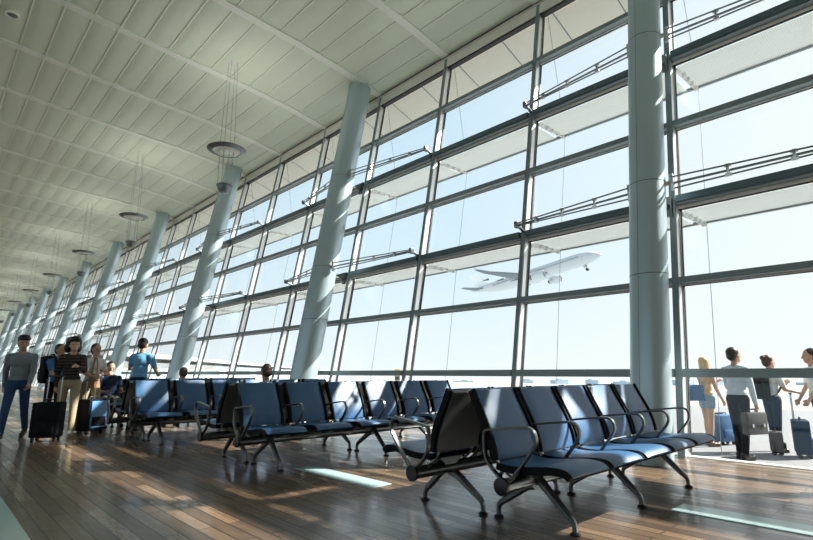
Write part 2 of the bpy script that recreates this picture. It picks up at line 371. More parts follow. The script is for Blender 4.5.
for i in range(1, len(MX)-1):
    wdt = MX[i]-MX[i+1]; w0 = MX[0]-MX[1]
    if i < 12 or False:
        window(i+1, MX[i], MX[i+1])
    else:
        if i == 12: WF = window(i+1, MX[i], MX[i+1])
        else:
            c = copy_tree(WF); c.name = 'window_%d' % (i+1); c.location.x = MX[i+1]

# ---- floor inlays (frosted glass strips)
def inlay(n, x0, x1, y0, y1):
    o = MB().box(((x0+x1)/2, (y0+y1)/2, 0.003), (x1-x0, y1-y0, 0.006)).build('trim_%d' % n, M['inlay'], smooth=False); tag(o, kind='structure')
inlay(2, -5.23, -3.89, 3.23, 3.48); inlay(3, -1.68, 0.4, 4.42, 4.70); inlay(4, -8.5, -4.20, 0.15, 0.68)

# ------------------------------------------------------------------ columns with tie rod trusses
ORD = ['', 'second', 'third', 'fourth', 'fifth', 'sixth', 'seventh', 'eighth', 'ninth', 'tenth', 'eleventh']
COLX = [-2.64] + [-10.66-8.2*i for i in range(10)]
CY0, CR = 6.53, 0.265
def cyc(z): return CY0 + z*LEAN
def make_column(k, xc, detail, left_dx, right_dx):
    CR = 0.238 if k == 0 else 0.32
    col = empty('column', (xc, CY0, 0))
    lab = 'large round blue-grey steel column at the right, behind the near bench' if k == 0 else '%s slanted round blue-grey steel column counted from the right' % ORD[k]
    tag(col, lab, 'column', 'slanted columns along the glass wall', 'thing')
    ztop = zc(cyc(9.3)) - 0.005
    n = 40
    rr = [[(CR*math.cos(2*PI*j/n), z*LEAN + CR*math.sin(2*PI*j/n), z) for j in range(n)] for z in (0, ztop)]
    MB().rings(rr).build('shaft', M['column'], col)
    for z in (2.33, 3.68, 6.22):
        r2 = CR + 0.002
        MB().rings([[(r2*math.cos(2*PI*j/n), q*LEAN + r2*math.sin(2*PI*j/n), q) for j in range(n)] for q in (z-0.005, z+0.005)]).build('joint_band', M['column_joint'], col)
    a = -1.75
    MB().rings([[((CR+0.001)*math.cos(a+t), z*LEAN+(CR+0.001)*math.sin(a+t), z) for t in (-0.012, 0.012)] for z in (0.0, ztop)], caps=False).build('seam', M['column_joint'], col)
    for zt in (3.66, 6.24):
        yc = zt*LEAN
        for sgn, dx in ((-1, left_dx), (1, right_dx)):
            ang = math.radians(22 if k == 0 else -8)
            P = V((sgn*(CR*math.cos(ang)+0.07), yc + CR*math.sin(ang)+0.03, zt))
            Q = V((dx, fy(zt) - CY0 - 0.22, zt + 0.045))
            b = MB(); b.cap(V((P.x*0.75, yc+(P.y-yc)*0.75, zt)), P, 0.035, 0.03); b.box(P, (0.06, 0.06, 0.26), bev=0.008); b.build('rod_anchor', M['steel'], col)
            b = MB(); b.box(Q, (0.07, 0.10, 0.12), bev=0.008); b.cap(Q, Q+V((0, 0.24, -0.1)), 0.03, 0.03); b.build('rod_anchor', M['steel_dark'], col)
            offs = ((0.08, -0.05), (0.0, 0.05), (-0.08, 0.02))
            for q, (dz, dy) in enumerate(offs):
                a0 = P + V((0, dy*0.4, dz)); a1 = Q + V((0, dy*0.3, dz*0.3))
                MB().tube([a0, (a0+a1)/2, a1], 0.013 if q != 1 else 0.018, 8).build('tie_rod', M['rod'], col)
            if detail:
                for f in (0.27, 0.55, 0.8):
                    c = P.lerp(Q, f); hgt = 0.08*(1-f) + 0.024*f
                    b = MB(); b.box(c, (0.035, 0.05, 2*hgt+0.04), bev=0.008); b.box(c+V((0.0, 0, hgt)), (0.08, 0.045, 0.036), bev=0.008); b.box(c-V((0.0, 0, hgt)), (0.08, 0.045, 0.036), bev=0.008)
                    b.build('rod_clamp', M['steel'], col)
        b = MB(); b.tube([(0.03, yc+CR*0.95, zt-0.2), (0.07, yc+CR+0.35, zt-0.2)], 0.035, 10); b.box((0.07, fy(zt-0.2)-CY0-0.03, zt-0.2), (0.10, 0.05, 0.3)); b.build('strut', M['steel_dark'], col)
    return col
for k, xc in enumerate(COLX):
    near = sorted(MX, key=lambda q: abs(q-xc)); i = MX.index(near[0])
    make_column(k, xc, k < 4, MX[i+1]+0.06-xc, MX[i-1]-xc)

# ------------------------------------------------------------------ pendant ring lamps
def make_lamp(n, x, lab=None):
    y = 5.2; z0 = 6.78; t = empty('pendant_lamp', (x, y, z0))
    tag(t, lab or ('large' if n == 0 else ORD[n]) + (' ring reflector pendant lamp hanging nearest, in front of the third column' if n == 0 else ' ring reflector pendant lamp counted from the nearest, further down the hall'), 'lamp', 'pendant lamps along the ceiling', 'thing')
    b = MB(); nn = 40
    b.rings([[(r*math.cos(2*PI*j/nn), r*math.sin(2*PI*j/nn), z) for j in range(nn)] for r, z in ((0.36, 0.01), (0.48, 0.05), (0.50, 0.075), (0.48, 0.09), (0.36, 0.05), (0.35, 0.03))], closed=True)
    b.build('reflector_ring', M['lamp_dark'], t)
    b = MB(); b.rings([[(r*math.cos(2*PI*j/nn), r*math.sin(2*PI*j/nn), z) for j in range(nn)] for r, z in ((0.20, -0.02), (0.31, 0.005), (0.31, 0.02), (0.20, 0.0))], closed=True)
    b.build('inner_ring', M['lamp_white'], t)
    zt = zc(y) - z0
    for k in range(4):
        a = PI/4 + k*PI/2; c = (0.2*math.cos(a), 0.2*math.sin(a))
        MB().tube([(c[0], c[1], 0.02), (c[0]*0.6, c[1]*0.6, zt)], 0.004, 6).build('suspension_cable', M['rod'], t)
        MB().tube([(c[0]*0.9, c[1]*0.9, 0.03), (c[0]*0.9, c[1]*0.9, -0.9)], 0.012, 8).build('rod', M['steel'], t)
    MB().lathe([(0.10, zt-0.03), (0.14, zt-0.03), (0.14, zt+0.02)], 20).build('ceiling_rose', M['lamp_white'], t)
    b = MB(); b.lathe([(0.02, -1.14), (0.10, -1.12), (0.15, -1.05), (0.17, -0.97), (0.17, -0.90), (0.14, -0.90), (0.12, -0.94), (0.02, -0.96)], 24)
    b.tube([(0.19*math.cos(2*PI*j/24), 0.19*math.sin(2*PI*j/24), -0.93) for j in range(24)], 0.014, 8, closed=True)
    b.build('lamp_head', M['lamp_dark'], t)
    ld = bpy.data.lights.new('lamp_light', 'AREA'); ld.shape = 'DISK'; ld.size = 0.9; ld.energy = 11; ld.color = (1.0, 0.98, 0.95); ld.spread = math.radians(150)
    lo = bpy.data.objects.new('lamp_light', ld); C.objects.link(lo); lo.parent = t; lo.location = (0, 0, 0.12); lo.rotation_euler = (PI, 0, 0)
for n in range(8): make_lamp(n, -12.44 - 8.05*n)
o = empty('downlight', (-14.664, 0.533, zc(0.533)-0.065)); tag(o, 'small round recessed downlight in the ceiling at the upper left', 'downlight', kind='thing')
MB().rings([[(r*math.cos(2*PI*j/28), r*math.sin(2*PI*j/28), z) for j in range(28)] for r, z in ((0.115, -0.03), (0.15, -0.03), (0.15, 0.03), (0.115, 0.02))], closed=True).build('trim_ring', M['batten'], o)
MB().lathe([(0.117, 0.0), (0.11, 0.025)], 28).build('lens', M['lamp_dark'], o)

# ------------------------------------------------------------------ tandem benches
SEATW = 0.515
def back_profile():
    return smooth_path([(-0.275, 0.945), (-0.225, 0.83), (-0.155, 0.70), (-0.105, 0.58), (-0.088, 0.50), (-0.085, 0.455)], 2)
def prof2(pts): return [V((p[0], 0, p[1])) for p in pts]
def strip_mesh(pts, w, t0, t1, crown=0.0, taper=None, ny=8):
    # a padded sheet: profile pts (x,z); thickness t0 in front .. t1 behind the profile line
    mb = MB(); k = len(pts); rings = []
    for i, p in enumerate(pts):
        a = pts[max(i-1, 0)]; b = pts[min(i+1, k-1)]; d = (b-a).normalized(); nrm = V((d.y, -d.x)) if len(d) == 2 else V((d.z, 0, -d.x))
        rings.append((p, nrm))
    R = []
    for i, (p, nrm) in enumerate(rings):
        ww = w*(taper(i/(k-1)) if taper else 1); loop = []
        e = 0.55 if i in (0, k-1) else 1.0
        for j in range(ny+1):
            s = -1 + 2*j/ny; q = abs(s)**6
            th = t0*e*(1-q*0.75) - crown*(1-s*s)
            loop.append(V((p[0], 0, p[1])) + V((nrm[0], 0, nrm[1]))*th + V((0, s*ww/2, 0)))
        for j in range(ny, -1, -1):
            s = -1 + 2*j/ny
            loop.append(V((p[0], 0, p[1])) + V((nrm[0], 0, nrm[1]))*(-t1*e) + V((0, s*ww/2, 0)))
        R.append(loop)
    mb.rings(R); return mb
def P2(l): return [V((a, b)) for a, b in l]
def sm2(l, it=2):
    pts = P2(l)
    for _ in range(it):
        q = [pts[0]]
        for a, b in zip(pts, pts[1:]): q += [a*0.75+b*0.25, a*0.25+b*0.75]
        pts = q + [pts[-1]]
    return pts
BP = sm2([(-0.270, 0.928), (-0.222, 0.825), (-0.152, 0.70), (-0.105, 0.58), (-0.088, 0.50), (-0.085, 0.462)])
SP = sm2([(-0.07, 0.435), (0.0, 0.424), (0.12, 0.425), (0.28, 0.448), (0.39, 0.455), (0.455, 0.445), (0.482, 0.415)])
def shift(pts, d):
    out = []; k = len(pts)
    for i, p in enumerate(pts):
        t = (pts[min(i+1, k-1)] - pts[max(i-1, 0)]).normalized(); out.append(p + V((t.y, -t.x))*d)
    return out
# orientation: walking the back profile downward, (t.y,-t.x) points to -x (behind); walking the seat forward it points down
back_front = strip_mesh(shift(BP, 0.0), SEATW-0.012, -0.022, 0.0).mesh('backrest', M['seat'])
back_shell = strip_mesh(shift(BP, 0.012), SEATW-0.03, -0.004, -0.035).mesh('back_shell', M['shell'])
def rail(sgn):
    mb = MB(); pts = [V((p.x, sgn*(SEATW/2-0.002), p.y)) for p in shift(BP, 0.004)]
    mb.ribbon(pts, 0.03, 0.062); return mb.mesh('side_rail', M['seat_side'])
rails = [rail(1), rail(-1)]
top_trim = MB().box((-0.268, 0, 0.930), (0.05, SEATW-0.03, 0.012), bev=0.004).mesh('top_edge', M['seat'])
seat_pad = strip_mesh(SP, SEATW, -0.022, 0.0, crown=0.0).mesh('seat', M['seat'])
seat_shell = strip_mesh(shift(SP, 0.012), SEATW-0.006, 0.008, -0.022).mesh('seat_shell', M['seat_side'])
def seat_edge(sgn):
    pts = [V((p.x, sgn*(SEATW/2-0.004), p.y)) for p in shift(SP, 0.008)]
    return MB().ribbon(pts, 0.018, 0.046).mesh('seat_edge', M['seat_side'])
sedge = [seat_edge(1), seat_edge(-1)]
ARM = smooth_path([(-0.01, 0, 0.345), (-0.10, 0, 0.415), (-0.150, 0, 0.49), (-0.152, 0, 0.60), (-0.148, 0, 0.655), (-0.10, 0, 0.665), (0.15, 0, 0.698), (0.235, 0, 0.70), (0.272, 0, 0.64), (0.252, 0, 0.575), (0.12, 0, 0.42), (0.045, 0, 0.345)], 2)
arm_mesh = MB().ribbon(ARM, 0.036, 0.017).mesh('armrest', M['steel_dark'])
cap_mesh = MB().lathe([(0.0575, -0.012), (0.0575, 0.012), (0.05, 0.016)], 28, M4=Matrix.Translation((0, 0, 0.31)) @ Matrix.Rotation(PI/2, 4, 'X')).mesh('end_cap', M['black'])
def leg(front):
    mb = MB()
    if front: pts = [(0.0, 0, 0.335), (0.05, 0, 0.318), (0.15, 0, 0.222), (0.255, 0, 0.122), (0.293, 0, 0.092), (0.307, 0, 0.065), (0.308, 0, 0.018)]
    else: pts = [(0.02, 0, 0.275), (-0.05, 0, 0.258), (-0.15, 0, 0.192), (-0.255, 0, 0.125), (-0.295, 0, 0.098), (-0.308, 0, 0.068), (-0.308, 0, 0.018)]
    pts = smooth_path(pts, 1); k = len(pts)
    ww = [0.070 - 0.034*min(1, i/(k-4)) for i in range(k)]; tt = [0.066 - 0.034*min(1, i/(k-4)) for i in range(k)]
    mb.ribbon(pts, ww, tt); return mb.mesh('leg', M['steel_dark'])
leg_f, leg_r = leg(True), leg(False)
glide_mesh = MB().lathe([(0.03, 0.0), (0.036, 0.004), (0.036, 0.012), (0.02, 0.022), (0.013, 0.024), (0.013, 0.04)], 20).mesh('glide', M['black'])
sup_mesh = [MB().ribbon(smooth_path([(0.03, s*0.2, 0.345), (-0.05, s*0.2, 0.385), (-0.10, s*0.2, 0.43), (-0.108, s*0.2, 0.50), (-0.125, s*0.2, 0.60)], 2), 0.022, 0.014).mesh('support', M['steel']) for s in (1, -1)]
pan_mesh = MB().hexa([(-0.05, -0.06, 0.34), (0.09, -0.06, 0.34), (0.09, 0.06, 0.34), (-0.05, 0.06, 0.34), (-0.05, -0.16, 0.415), (0.30, -0.16, 0.425), (0.30, 0.16, 0.425), (-0.05, 0.16, 0.415)]).mesh('seat_bracket', M['steel_dark'])
def bench(name, label, loc, rz, n, pitch, legs, cat='bench', ext=0.0):
    t = empty(name, loc, rz); tag(t, label, cat, 'back to back tandem benches', 'thing'); Lt = n*pitch + 0.05
    b = MB(); nn = 24
    b.rings([[(0.050*math.cos(2*PI*j/nn), yy, 0.31+0.046*math.sin(2*PI*j/nn)) for j in range(nn)] for yy in (0.0, Lt+ext)]).build('beam', M['steel_dark'], t)
    for yy in (0.0, Lt+ext): link('end_cap', cap_mesh, t, (0, yy, 0))
    for i in range(n+1):
        link('armrest', arm_mesh, t, (0, 0.025 + i*pitch + (ext if i == n else 0), 0))
    for i in range(n):
        yc = 0.025 + (i+0.5)*pitch
        s = link('seat', seat_pad, t, (0, yc, 0)); link('seat_shell', seat_shell, s); link('seat_bracket', pan_mesh, s)
        for e in sedge: link('seat_edge', e, s)
        k = link('backrest', back_front, t, (0, yc, 0)); link('back_shell', back_shell, k)
        for r in rails: link('side_rail', r, k)
        for r in sup_mesh: link('support', r, k)
    for yy in legs:
        for m_, sx in ((leg_f, 1), (leg_r, -1)):
            g = link('leg', m_, t, (0, yy, 0)); link('glide', glide_mesh, g, (sx*0.308, 0, 0))
    return t
def bank(x0, y0, n, pitch, labR, labL, ex=0.0):
    Lt = n*pitch+0.05; legs = [0.37, Lt/2, Lt-0.37]
    bench('tandem_bench', labR, (x0+0.37, y0, 0), 0.0, n, pitch, legs)
    bench('tandem_bench', labL, (x0-0.37, y0+Lt-0.03, 0), PI, n, pitch, legs, ext=0.08)
bank(-2.55, 2.93, 5, 0.56, 'nearest five-seat blue airport bench facing right, black end cap toward us', 'bench facing left, its dark back toward us, behind the nearest row')
bank(-5.88, 2.66, 6, 0.625, 'middle row of blue seats facing right, sun stripes across its backs', 'bench behind the middle row, facing left, only its armrest and legs showing')
bank(-8.94, 2.43, 6, 0.61, 'blue seats facing right in the third row back, beside the standing man in blue', 'bench backing onto the third row, facing left toward the walking travellers')
bank(-12.3, 2.6, 6, 0.61, 'far bench facing right, mostly hidden behind the travellers with luggage', 'farthest bench facing left, hidden behind the seated travellers')

# ------------------------------------------------------------------ people
def remesh(mb, name, m, vox, parent, smooth_it=4):
    me = bpy.data.meshes.new('tmp'); me.from_pydata(mb.v, [], mb.f)
    o = bpy.data.objects.new('tmp', me); C.objects.link(o)
    r = o.modifiers.new('r', 'REMESH'); r.mode = 'VOXEL'; r.voxel_size = vox
    if smooth_it:
        s = o.modifiers.new('s', 'SMOOTH'); s.factor = 0.5; s.iterations = smooth_it
    dg = bpy.context.evaluated_depsgraph_get(); dg.update()
    out = bpy.data.meshes.new_from_object(o.evaluated_get(dg)); out.name = name
    bpy.data.objects.remove(o); bpy.data.meshes.remove(me)
    out.materials.clear(); out.materials.append(m)
    out.polygons.foreach_set('use_smooth', [True]*len(out.polygons))
    return link(name, out, parent)

def person(label, loc, facing, height, pose, skin, hair, hairstyle, top, bottom, shoes, sleeves='long', legs='long', group=None, female=False, seated=False):
    """local frame: x forward, y left, z up"""
    S = height/1.75
    t = empty('person', (0, 0, 0), 0); tag(t, label, 'person', group, 'thing')
    lean = math.radians(pose.get('lean', 3)); q = Matrix.Rotation(lean, 3, 'Y')
    pel = V((0, 0, 0.95))
    def T(p): return pel + q @ V(p)            # torso frame from the pelvis
    sw = 0.165 if female else 0.185; hw = 0.095
    sho = {s: T((0, s*sw, 0.447)) for s in (1, -1)}
    hy, hp = math.radians(pose.get('head_yaw', 0)), math.radians(pose.get('head_pitch', 0))
    neck = T((0.0, 0, 0.52)); hr = Matrix.Rotation(hy, 3, 'Z') @ Matrix.Rotation(hp, 3, 'Y')
    hc = neck + V((0.02, 0, 0.15)) if not seated else neck + V((0.03, 0, 0.14))
    def Hd(p): return hc + hr @ V(p)
    body = MB(); shirt = MB(); pants = MB(); J = {}
    # torso
    ty = 0.145 if female else 0.165
    body.ell(T((0, 0, 0.02)), (0.115, 0.155, 0.12), q); body.ell(T((0.0, 0, 0.18)), (0.10, ty-0.03, 0.17), q); body.ell(T((0.0, 0, 0.36)), (0.115, ty, 0.17), q)
    body.cap(sho[1]*0.92+T((0, 0, 0.475))*0.08, sho[-1]*0.92+T((0, 0, 0.475))*0.08, 0.055, 0.055); body.cap(T((0.0, 0, 0.45)), hc+V((-0.01, 0, -0.04)), 0.058, 0.052)
    # head
    body.ell(Hd((-0.01, 0, 0.03)), (0.104, 0.082, 0.108), hr, 20); body.ell(Hd((0.03, 0, -0.055)), (0.062, 0.056, 0.065), hr, 16)
    body.cap(Hd((0.085, 0, 0.02)), Hd((0.108, 0, -0.022)), 0.010, 0.015, 10); body.cap(Hd((0.08, -0.018, -0.062)), Hd((0.08, 0.018, -0.062)), 0.010, 0.010, 8)
    body.cap(Hd((0.078, -0.035, 0.04)), Hd((0.078, 0.035, 0.04)), 0.012, 0.012, 8)
    for s in (1, -1): body.ell(Hd((-0.005, s*0.078, -0.005)), (0.024, 0.010, 0.034), hr, 10)
    # shirt torso
    b0 = 0.0
    shirt.ell(T((0, 0, 0.06)), (0.128, 0.168, 0.115), q); shirt.ell(T((0.0, 0, 0.19)), (0.118, ty-0.008, 0.18), q); shirt.ell(T((0, 0, 0.36)), (0.128, ty+0.015, 0.165), q)
    shirt.cap(sho[1], sho[-1], 0.056, 0.056)
    for s in (1, -1): shirt.cap(T((-0.01, s*0.035, 0.50)), sho[s], 0.042, 0.052)
    # arms
    for s, key in ((1, 'L'), (-1, 'R')):
        pa, ab, el = [math.radians(a) for a in pose['arm'+key][:3]]; inw = math.radians(pose['arm'+key][3]) if len(pose['arm'+key]) > 3 else 0
        d1 = V((math.sin(pa)*math.cos(ab), s*math.sin(ab), -math.cos(pa)*math.cos(ab)))
        e = sho[s] + d1*0.285
        pb = pa + el; d2 = V((math.sin(pb)*math.cos(inw), -s*math.sin(inw), -math.cos(pb)*math.cos(inw))); w = e + d2*0.25
        body.cap(sho[s], e, 0.047, 0.038); body.cap(e, w, 0.038, 0.026)
        J['hand'+key] = w + d2*0.09; J['wrist'+key] = w
        a_, c_ = frame_of(d2); sd = a_ if abs(a_.x) > abs(c_.x) else c_
        if sd.x < 0: sd = -sd
        pn = d2.cross(sd).normalized()
        pn = pn if pn.y*s < 0 else -pn
        body.cap(w, w+d2*0.07, 0.026, 0.032); 
        for kf, (off, ln) in enumerate(((0.030, 0.072), (0.010, 0.082), (-0.010, 0.077), (-0.029, 0.060))):
            f0 = w + d2*0.075 + sd*off; f1 = f0 + (d2*0.9+pn*0.4).normalized()*ln*0.5; f2 = f1 + (d2*0.5+pn*0.85).normalized()*ln*0.5
            body.cap(f0, f1, 0.0100, 0.0095, 8); body.cap(f1, f2, 0.0095, 0.0085, 8)
        th0 = w + d2*0.03 + sd*0.025; th1 = th0 + (d2*0.6+sd*0.6+pn*0.3).normalized()*0.04
        body.cap(th0, th1, 0.013, 0.011, 8); body.cap(th1, th1+(d2*0.9+pn*0.4).normalized()*0.03, 0.011, 0.009, 8)
        if sleeves == 'long': shirt.cap(sho[s], e, 0.062, 0.050); shirt.cap(e, w-d2*0.01, 0.050, 0.037)
        elif sleeves == 'short': shirt.cap(sho[s], sho[s]+d1*0.19, 0.064, 0.056)
    # legs
    feet = []
    for s, key in ((1, 'L'), (-1, 'R')):
        th, kn = [math.radians(a) for a in pose['leg'+key][:2]]; spread = math.radians(pose['leg'+key][2]) if len(pose['leg'+key]) > 2 else 0.02
        hip = pel + V((0, s*hw, -0.02)); d1 = V((math.sin(th), s*math.sin(spread), -math.cos(th))).normalized(); k = hip + d1*0.43
        d2 = V((math.sin(th-kn), s*math.sin(spread)*0.3, -math.cos(th-kn))).normalized(); an = k + d2*0.42
        body.cap(hip, k, 0.080 if not female else 0.082, 0.050); body.cap(k, k+d2*0.16, 0.050, 0.054); body.cap(k+d2*0.16, an, 0.052, 0.036)
        if legs == 'long':
            pants.cap(hip, k, 0.094, 0.066); pants.cap(k, an, 0.066, 0.050)
        else: pants.cap(hip, hip+d1*0.14, 0.098, 0.094)
        fp = math.radians(pose.get('foot'+key, 0)); fd = Matrix.Rotation(fp, 3, 'Y') @ V((1, 0, 0))
        heel = an + V((-0.035, 0, -0.045)); toe = heel + fd*0.19
        body.cap(an, heel+fd*0.05, 0.032, 0.03)
        feet.append((an, heel, toe, fd))
    pants.ell(T((0, 0, 0.03)), (0.128, 0.168, 0.11), q); pants.ell(pel+V((0, 0, -0.03)), (0.12, 0.165, 0.09))
    vox = 0.0085/S*0.95
    bo = remesh(body, 'body', skin, vox, t, 3)
    so = remesh(shirt, 'shirt', top, 0.013, t, 5)
    po = remesh(pants, 'trousers' if legs == 'long' else 'shorts', bottom, 0.013, t, 4)
    zmin = 9
    for an, heel, toe, fd in feet:
        b = MB(); b.cap(heel, toe-fd*0.02, 0.040, 0.036, 12); b.cap(heel+V((0, 0, 0.03)), heel+fd*0.07+V((0, 0, 0.02)), 0.042, 0.04, 12); b.ell(toe-fd*0.01, (0.06, 0.044, 0.035))
        b.box((heel+toe)/2 + V((0, 0, -0.033)), (0.26, 0.075, 0.022), rot=Matrix.Rotation(math.asin(-fd.z), 3, 'Y'), bev=0.008)
        so_ = remesh(b, 'shoe', shoes, 0.010, t, 2)
        zmin = min(zmin, min(v.co.z for v in so_.data.vertices))
    # eyes
    for s in (1, -1):
        MB().ell(Hd((0.080, s*0.031, 0.018)), (0.011, 0.014, 0.008), hr, 10).build('eye', M['black'], bo)
    # hair
    hb = MB()
    hb.ell(Hd((-0.036, 0, 0.060)), (0.102, 0.092, 0.094), hr, 18); hb.ell(Hd((-0.058, 0, 0.01)), (0.070, 0.088, 0.092), hr, 16)
    if hairstyle == 'long':
        hb.ell(Hd((-0.065, 0, -0.06)), (0.055, 0.085, 0.12), hr, 14); hb.ell(Hd((-0.02, 0.075, -0.02)), (0.05, 0.022, 0.09), hr); hb.ell(Hd((-0.02, -0.075, -0.02)), (0.05, 0.022, 0.09), hr)
    elif hairstyle == 'full':
        hb.ell(Hd((-0.07, 0, 0.06)), (0.12, 0.135, 0.12), hr, 16); hb.ell(Hd((-0.11, 0.07, -0.04)), (0.07, 0.08, 0.10), hr); hb.ell(Hd((-0.11, -0.07, -0.04)), (0.07, 0.08, 0.10), hr); hb.ell(Hd((0.01, 0, 0.11)), (0.10, 0.10, 0.07), hr)
    elif hairstyle == 'bun':
        hb.ell(Hd((-0.12, 0, 0.09)), (0.05, 0.05, 0.05), hr)
    elif hairstyle == 'thick':
        hb.ell(Hd((-0.01, 0, 0.10)), (0.105, 0.098, 0.075), hr, 16); hb.ell(Hd((0.05, 0, 0.085)), (0.058, 0.075, 0.04), hr)
    remesh(hb, 'hair', hair, 0.011, t, 3)
    t.scale = (S, S, S); t.rotation_euler = (0, 0, facing)
    if seated: t.location = loc
    else: t.location = (loc[0], loc[1], loc[2] - zmin*S)
    bpy.context.view_layer.update()
    mw = Matrix.Translation(t.location) @ Matrix.Rotation(facing, 4, 'Z') @ Matrix.Scale(S, 4)
    return t, {k: mw @ v for k, v in J.items()}

FX = 0.0                                      # facing +X (along the hall, toward the right)
CAM_YAW = math.radians(46.6)
F_ANG = math.atan2(math.cos(CAM_YAW), -math.sin(CAM_YAW))      # looking away from us
R_ANG = math.atan2(math.sin(CAM_YAW), math.cos(CAM_YAW))       # looking to the right
G = 'travellers inside the hall'
pm1, jm1 = person('man in grey long-sleeved top and blue jeans walking at the far left', (-10.72, 1.27, 0), -0.35, 1.65,
    dict(armL=(18, 6, 20), armR=(-18, 8, 12), legL=(-16, 14), legR=(18, 6), footL=18, head_yaw=20), SK['tan'], HAIR['black'], 'thick', CL['grey'], CL['jeans'], SHOE['black'], group=G)
pbp, jbp = person('boy in blue shirt standing behind the black trolley case, black backpack on', (-11.35, 1.88, 0), 0.5, 1.56,
    dict(armL=(35, 8, 60), armR=(30, 6, 40), legL=(3, 4), legR=(-3, 3)), SK['tan'], HAIR['brown'], 'short', CL['blue'], CL['black'], SHOE['black'], 'short', group=G)
pwo, jwo = person('woman in dark plaid top and khaki trousers walking, thick dark hair', (-10.62, 1.98, 0), -0.25, 1.64,
    dict(armL=(32, 10, 75, 25), armR=(-14, 10, 12), legL=(14, 8), legR=(-12, 12), footR=12, head_yaw=15), SK['light'], HAIR['black'], 'full', CL['plaid'], CL['khaki'], SHOE['white'], group=G, female=True)
pw4, jw4 = person('person in white top with tan bag walking beside the plaid-top woman', (-11.15, 2.42, 0), 0.35, 1.58,
    dict(armL=(25, 8, 70, 20), armR=(20, 8, 60), legL=(10, 6), legR=(-10, 12), footR=10), SK['light'], HAIR['black'], 'short', CL['white'], CL['khaki'], SHOE['brown'], 'short', group=G, female=True)
pbl, jbl = person('man in sky-blue shirt standing with his back to us behind the third row', (-10.75, 3.12, 0), F_ANG-0.1, 1.69,
    dict(armL=(25, 24, 95, 30), armR=(10, 22, 60, 20), legL=(2, 3), legR=(-2, 3), head_pitch=10), SK['tan'], HAIR['black'], 'short', CL['sky'], CL['navy'], SHOE['black'], 'short', group=G)
SIT = dict(lean=-14, armL=(25, 8, 60, 15), armR=(25, 8, 60, 15), legL=(86, 88, 6), legR=(86, 88, 6), head_pitch=16)
def sit(label, x, y, h, facing, top, bottom, hair, hs='short', female=False, head_yaw=0):
    S = h/1.75; d = dict(SIT); d['head_yaw'] = head_yaw
    return person(label, (x, y, 0.53 - 0.95*S), facing, h, d, SK['tan'], hair, hs, top, bottom, SHOE['black'], 'short', group='seated travellers', female=female, seated=True)
sit('seated person in blue shirt, head showing above the middle row of seats', -6.44, 3.42, 1.40, PI, CL['blue'], CL['navy'], HAIR['brown'])
sit('seated person in navy shirt and grey-green trousers, right of the navy trolley case', -12.0, 2.95, 1.66, 0.0, CL['navy'], CL['olive'], HAIR['black'])
sit('seated person whose head shows above the third row, right of the slanted column', -9.52, 3.46, 1.36, PI, CL['pale'], CL['navy'], HAIR['brown'])
sit('seated person beyond the walking travellers, in pale blue top near the fourth column', -12.85, 2.95, 1.66, PI, CL['pale'], CL['navy'], HAIR['black'])
# outside on the apron
GZ = -0.31
G2 = 'travellers waiting outside the glass'
pa, ja = person('blond woman in peach top and denim shorts outside the glass, leftmost of the four', (-3.38, 11.19, GZ), R_ANG+0.2, 1.65,
    dict(armL=(35, 8, 80, 20), armR=(8, 10, 20), legL=(4, 3), legR=(-5, 4), head_yaw=0), SK['light'], HAIR['blond'], 'long', CL['peach'], CL['denim_light'], SHOE['brown'], 'none', 'short', group=G2, female=True)
pb, jb = person('man in pale shirt and black trousers outside the glass holding a briefcase', (-2.52, 9.86, GZ), R_ANG+0.35, 1.76,
    dict(armL=(15, 8, 30), armR=(4, 8, 8), legL=(5, 4), legR=(-5, 5), head_yaw=-8), SK['tan'], HAIR['black'], 'short', CL['pale'], CL['black'], SHOE['black'], group=G2)
pc, jc = person('woman in white top and navy trousers outside the glass with hair in a bun', (-2.33, 11.2, GZ), R_ANG+0.1, 1.66,
    dict(armL=(30, 8, 80, 10), armR=(18, 8, 60), legL=(4, 3), legR=(-4, 4)), SK['light'], HAIR['brown'], 'bun', CL['white'], CL['navy'], SHOE['black'], 'short', group=G2, female=True)
pd, jd = person('man at the right edge outside the glass, hand on a trolley handle', (-1.66, 11.23, GZ), R_ANG+PI-0.3, 1.76,
    dict(armL=(12, 10, 22), armR=(10, 8, 20), legL=(4, 3), legR=(-4, 4), head_yaw=-10), SK['tan'], HAIR['black'], 'short', CL['white'], CL['jeans'], SHOE['black'], 'short', group=G2)

